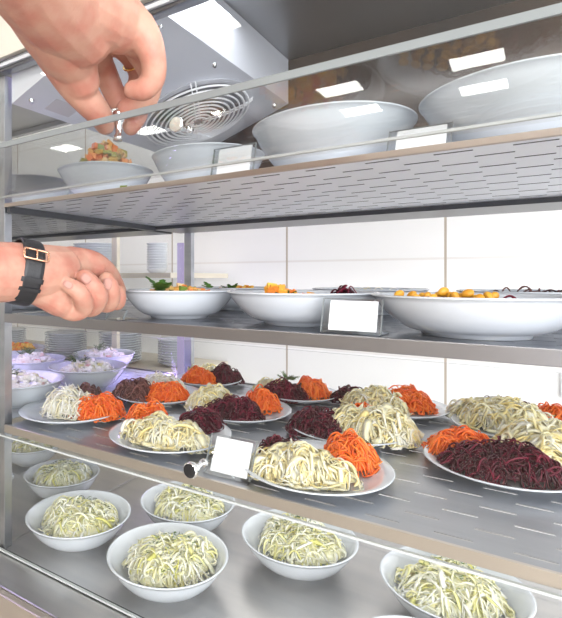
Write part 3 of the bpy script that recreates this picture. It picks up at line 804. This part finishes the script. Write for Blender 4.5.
lower = hand_mesh('person', [
 [(-90, 270, .60, 33), (-40, 271, .66, 32), (0, 272, .71, 30.5), (28, 272, .745, 29), (46, 272, .77, 26), (60, 268, .80, 21)],
 [(30, 284, .75, 18), (48, 291, .775, 19), (60, 300, .79, 17), (68, 306, .81, 12.5)],
 [(40, 262, .76, 18), (62, 264, .81, 18), (80, 265, .85, 16), (94, 268, .87, 13)],
 [(56, 276, .81, 22), (76, 284, .87, 18), (98, 288, .91, 12)],
 [(70, 260, .83, 14), (92, 263, .865, 12.5), (107, 271, .90, 9.5), (115, 281, .94, 7.6), (120, 290, .965, 6.3)],
 [(60, 302, .80, 14), (74, 310, .80, 11.5), (84, 306, .79, 10), (81, 295, .765, 9.4), (75, 289, .76, 8.8), (67, 284, .757, 7.6)],
 [(80, 306, .85, 11), (93, 306, .83, 10.5), (98, 297, .805, 10.4), (93, 287, .79, 10.2), (85, 278, .785, 9.0)],
 [(98, 302, .88, 10), (109, 303, .865, 9.2), (111, 294, .845, 9.6), (109, 285, .835, 9.4), (106.5, 280, .835, 8.2)],
 [(108, 298, .92, 8.5), (117, 303, .915, 7.4), (119.5, 297, .905, 7), (118.5, 291, .905, 6.2)],
], .0015, 'lower hand of a person, wearing a black watch, gripping a bowl rim', 6)
nail(lower, 68, 284.5, .7435, 5.2, 3.6, -.6)
nail(lower, 86, 278.5, .769, 5.8, 4.6, -.75)
nail(lower, 107.5, 284, .8175, 4.8, 6.2, -.15)
nail(lower, 119, 300, .902, 3.2, 3.2, 0)

upper = hand_mesh('person', [
 [(-10, -100, .40, 62), (18, -55, .45, 58), (42, -15, .50, 52), (62, 10, .54, 46), (78, 28, .57, 38)],
 [(40, 0, .52, 40), (58, 36, .57, 34), (72, 62, .61, 26), (80, 80, .63, 20)],                                     # thenar
 [(60, 52, .60, 26), (74, 82, .635, 19), (88, 101, .655, 15.5), (99, 114, .675, 13), (105, 125, .69, 10)],        # thumb
 [(80, 0, .54, 38), (104, 14, .57, 34), (124, 26, .60, 28), (134, 32, .61, 24)],                                  # back of hand
 [(100, 16, .58, 27), (132, 34, .61, 21), (150, 50, .625, 14.5)],
 [(120, 12, .58, 22), (143, 36, .595, 18), (153, 58, .60, 13.5), (153, 78, .61, 12.5), (144, 89, .615, 11.5), (133, 90, .62, 9.6)],
 [(136, 45, .66, 15), (150, 72, .68, 12.5), (148, 96, .69, 11.5), (136, 107, .695, 11.5), (126, 109, .695, 9.8)],
 [(136, 100, .71, 10), (138, 114, .71, 10), (131, 127, .715, 8.6)],
 [(92, 44, .65, 15), (103, 66, .70, 12), (112, 88, .72, 11.5), (119, 104, .72, 10)],                              # inner finger
 [(116, 40, .67, 14), (131, 57, .70, 11), (139, 76, .72, 10.5), (134, 92, .72, 9.5)],
], .0016, 'upper hand of a person reaching over the lifted glass, pinching its knob', 18)
# gold ring on an inner finger
V, Fc = [], []; c = W(134, 64, .707); ax = (W(139, 76, .72)-W(131, 57, .70)).normalized()
sx = ax.cross(Vector((0, 0, 1))).normalized(); sy = ax.cross(sx)
tube(V, Fc, [c+(sx*math.cos(t)+sy*math.sin(t))*.0158 for t in np.linspace(0, 2*PI, 40, endpoint=False)], .0016, 8, closed=True)
tag(mesh_obj('finger_ring', V, Fc, GOLDR, sm=True), 'thin gold ring on a bent finger of the upper hand', 'ring')

# wristwatch: band round the lower wrist
wt = empty('wristwatch', W(23, 272, .742)); tag(wt, 'black leather watch strap with rose gold buckle on the lower wrist', 'watch')
wc = W(23, 272, .742)
axis = (W(50, 276, .765)-W(4, 268, .72)).normalized()
axis = (W(57, 278.5, .77)-W(-3, 266.5, .72)).normalized()
e1 = axis.cross(Vector((0, 0, 1))).normalized(); e2 = e1.cross(axis)
if e1.dot(-wc) < 0: e1 = -e1
e2 = Vector((0, 0, 1))-axis*axis.z; e2.normalize()
Rb = .0468; HW = .0155
def band_pt(th, a, r): return (e1*math.cos(th)+e2*math.sin(th))*(r)+axis*a
def band(name, a0, a1, r0, r1, t0, t1, mat, parent, n=72, closed=True, wob=0):
    V, Fc = [], []
    m = n if closed else n+1
    for i in range(m):
        th = t0+(t1-t0)*i/n
        for (a, r) in ((a0, r0), (a0, r1-.0006), (a0+.0012, r1), (a0+.004, r1+.0006), (a1-.004, r1+.0006), (a1-.0012, r1), (a1, r1-.0006), (a1, r0)):
            V.append(band_pt(th, a, r))
    for i in range(n if closed else n):
        j = (i+1) % m
        for k in range(8): Fc.append((i*8+k, i*8+(k+1) % 8, j*8+(k+1) % 8, j*8+k))
    if not closed:
        Fc.append(tuple(range(8))[::-1]); Fc.append(tuple((m-1)*8+k for k in range(8)))
    return mesh_obj(name, V, Fc, mat, parent, sm=False)
band('strap', -HW, HW, Rb-.001, Rb+.0022, 0, 2*PI, LEATH, wt)
band('strap_end', -HW*.86, HW*.86, Rb+.003, Rb+.0052, -.95, .56, LEATH, wt, 24, False)
band('keeper', -HW*1.03, HW*1.03, Rb+.0055, Rb+.0075, -.30, -.17, LEATH, wt, 6, False)
band('keeper', -HW*1.03, HW*1.03, Rb+.0055, Rb+.0075, -.55, -.45, LEATH, wt, 6, False)
V, Fc = [], []
cor = [(.32, -HW*1.12), (.32, HW*1.12), (.60, HW*1.12), (.60, -HW*1.12)]
pts = []
for i in range(4):
    a, b_ = cor[i], cor[(i+1) % 4]
    for t in np.linspace(.08, .92, 6): pts.append(band_pt(a[0]+(b_[0]-a[0])*t, a[1]+(b_[1]-a[1])*t, Rb+.0085))
tube(V, Fc, pts, .0017, 8, closed=True)
bk = mesh_obj('buckle', V, Fc, GOLD, wt, sm=True)
V, Fc = [], []
tube(V, Fc, [band_pt(t, 0, Rb+.0105) for t in (.60, .50, .36, .28)], .0013, 8)
mesh_obj('buckle_pin', V, Fc, GOLD, bk, sm=True)
V, Fc = [], []
for t in (.16, .02, -.12):
    tube(V, Fc, [band_pt(t, 0, Rb+.0050), band_pt(t, 0, Rb+.0062)], .0014, 10)
mesh_obj('strap_holes', V, Fc, BLACK, wt)
# watch case on the far side of the wrist
b = bmesh.new(); cc = band_pt(PI, 0, Rb+.003); cyl(b, cc, cc-e1*.008, .019, .0175, 40); bm_obj('watch_case', b, GOLD, wt, True)

# ------------------------------------------------------------------ light
def area(name, loc, target, sx, sy, e, col=(1, 1, 1)):
    l = bpy.data.lights.new(name, 'AREA'); l.shape = 'RECTANGLE'; l.size = sx; l.size_y = sy; l.energy = e; l.color = col
    o = bpy.data.objects.new(name, l); COL.objects.link(o); o.location = loc
    o.rotation_euler = (Vector(target)-Vector(loc)).to_track_quat('-Z', 'Y').to_euler(); return o
area('light_fill_right', (2.9, -.5, .35), (-.4, .9, -.25), 2.0, 2.2, 70, (.96, .98, 1))  # added soft fill from the right; no window stands there
area('light_fill_front', (2.0, -2.3, .1), (-.4, .9, -.25), 2.2, 2.4, 125, (.97, .98, 1))  # added fill from the front right to brighten the cabinet, no window
area('light_wall', (-.6, 1.62, 1.3), (-.5, 2.0, -.3), 3.6, .2, 20, (1, 1, 1))
area('light_wall_low', (-.4, 1.7, -1.3), (-.4, 1.98, .1), 3.6, .3, 9, (1, 1, 1))
area('light_cabinet', (-.2, 1.0, ZC-.02), (-.2, 1.0, -1), 1.0, .1, 3, (.95, .97, 1))
area('fill_under_shelf', (-.2, 1.02, Z2-.022), (-.2, 1.02, -1), 1.4, .5, 1.4, (1, .99, .96))  # added fill to brighten the food on the plates below
area('fill_under_shelf', (-.2, 1.02, Z3-.022), (-.2, 1.02, -1), 1.4, .5, 1.9, (1, .99, .97))  # same added fill, for the deck bowls
area('light_violet', (XL-.40, .80, Z2-.03), (XL-.35, .95, -1), .5, .2, 1.6, (.62, .50, 1))
area('light_violet', (XL-.40, .80, ZC-.05), (XL-.35, .95, -1), .5, .2, 2.2, (.62, .50, 1))
area('light_violet', (XL-.06, 1.36, -.22), (-1.3, .9, -.4), .10, .24, .8, (.55, .40, 1))
w = bpy.data.worlds.new('world'); scene.world = w; w.use_nodes = True
w.node_tree.nodes['Background'].inputs[0].default_value = (.93, .96, 1, 1); w.node_tree.nodes['Background'].inputs[1].default_value = .9

# ------------------------------------------------------------------ camera
cam = bpy.data.cameras.new('camera'); co = bpy.data.objects.new('camera', cam); COL.objects.link(co)
cam.sensor_fit = 'HORIZONTAL'; cam.sensor_width = 36; cam.lens = F/562*36
cam.shift_x = (281-CXP)/562; cam.shift_y = (CYP-309)/562
cam.clip_start = .01; cam.clip_end = 50
co.location = (0, 0, 0); co.rotation_euler = (PI/2, 0, YAW)
scene.camera = co
scene.view_settings.view_transform = 'Standard'; scene.view_settings.look = 'None'
scene.view_settings.gamma = 1; scene.view_settings.use_curve_mapping = False
scene.view_settings.exposure = 0.30
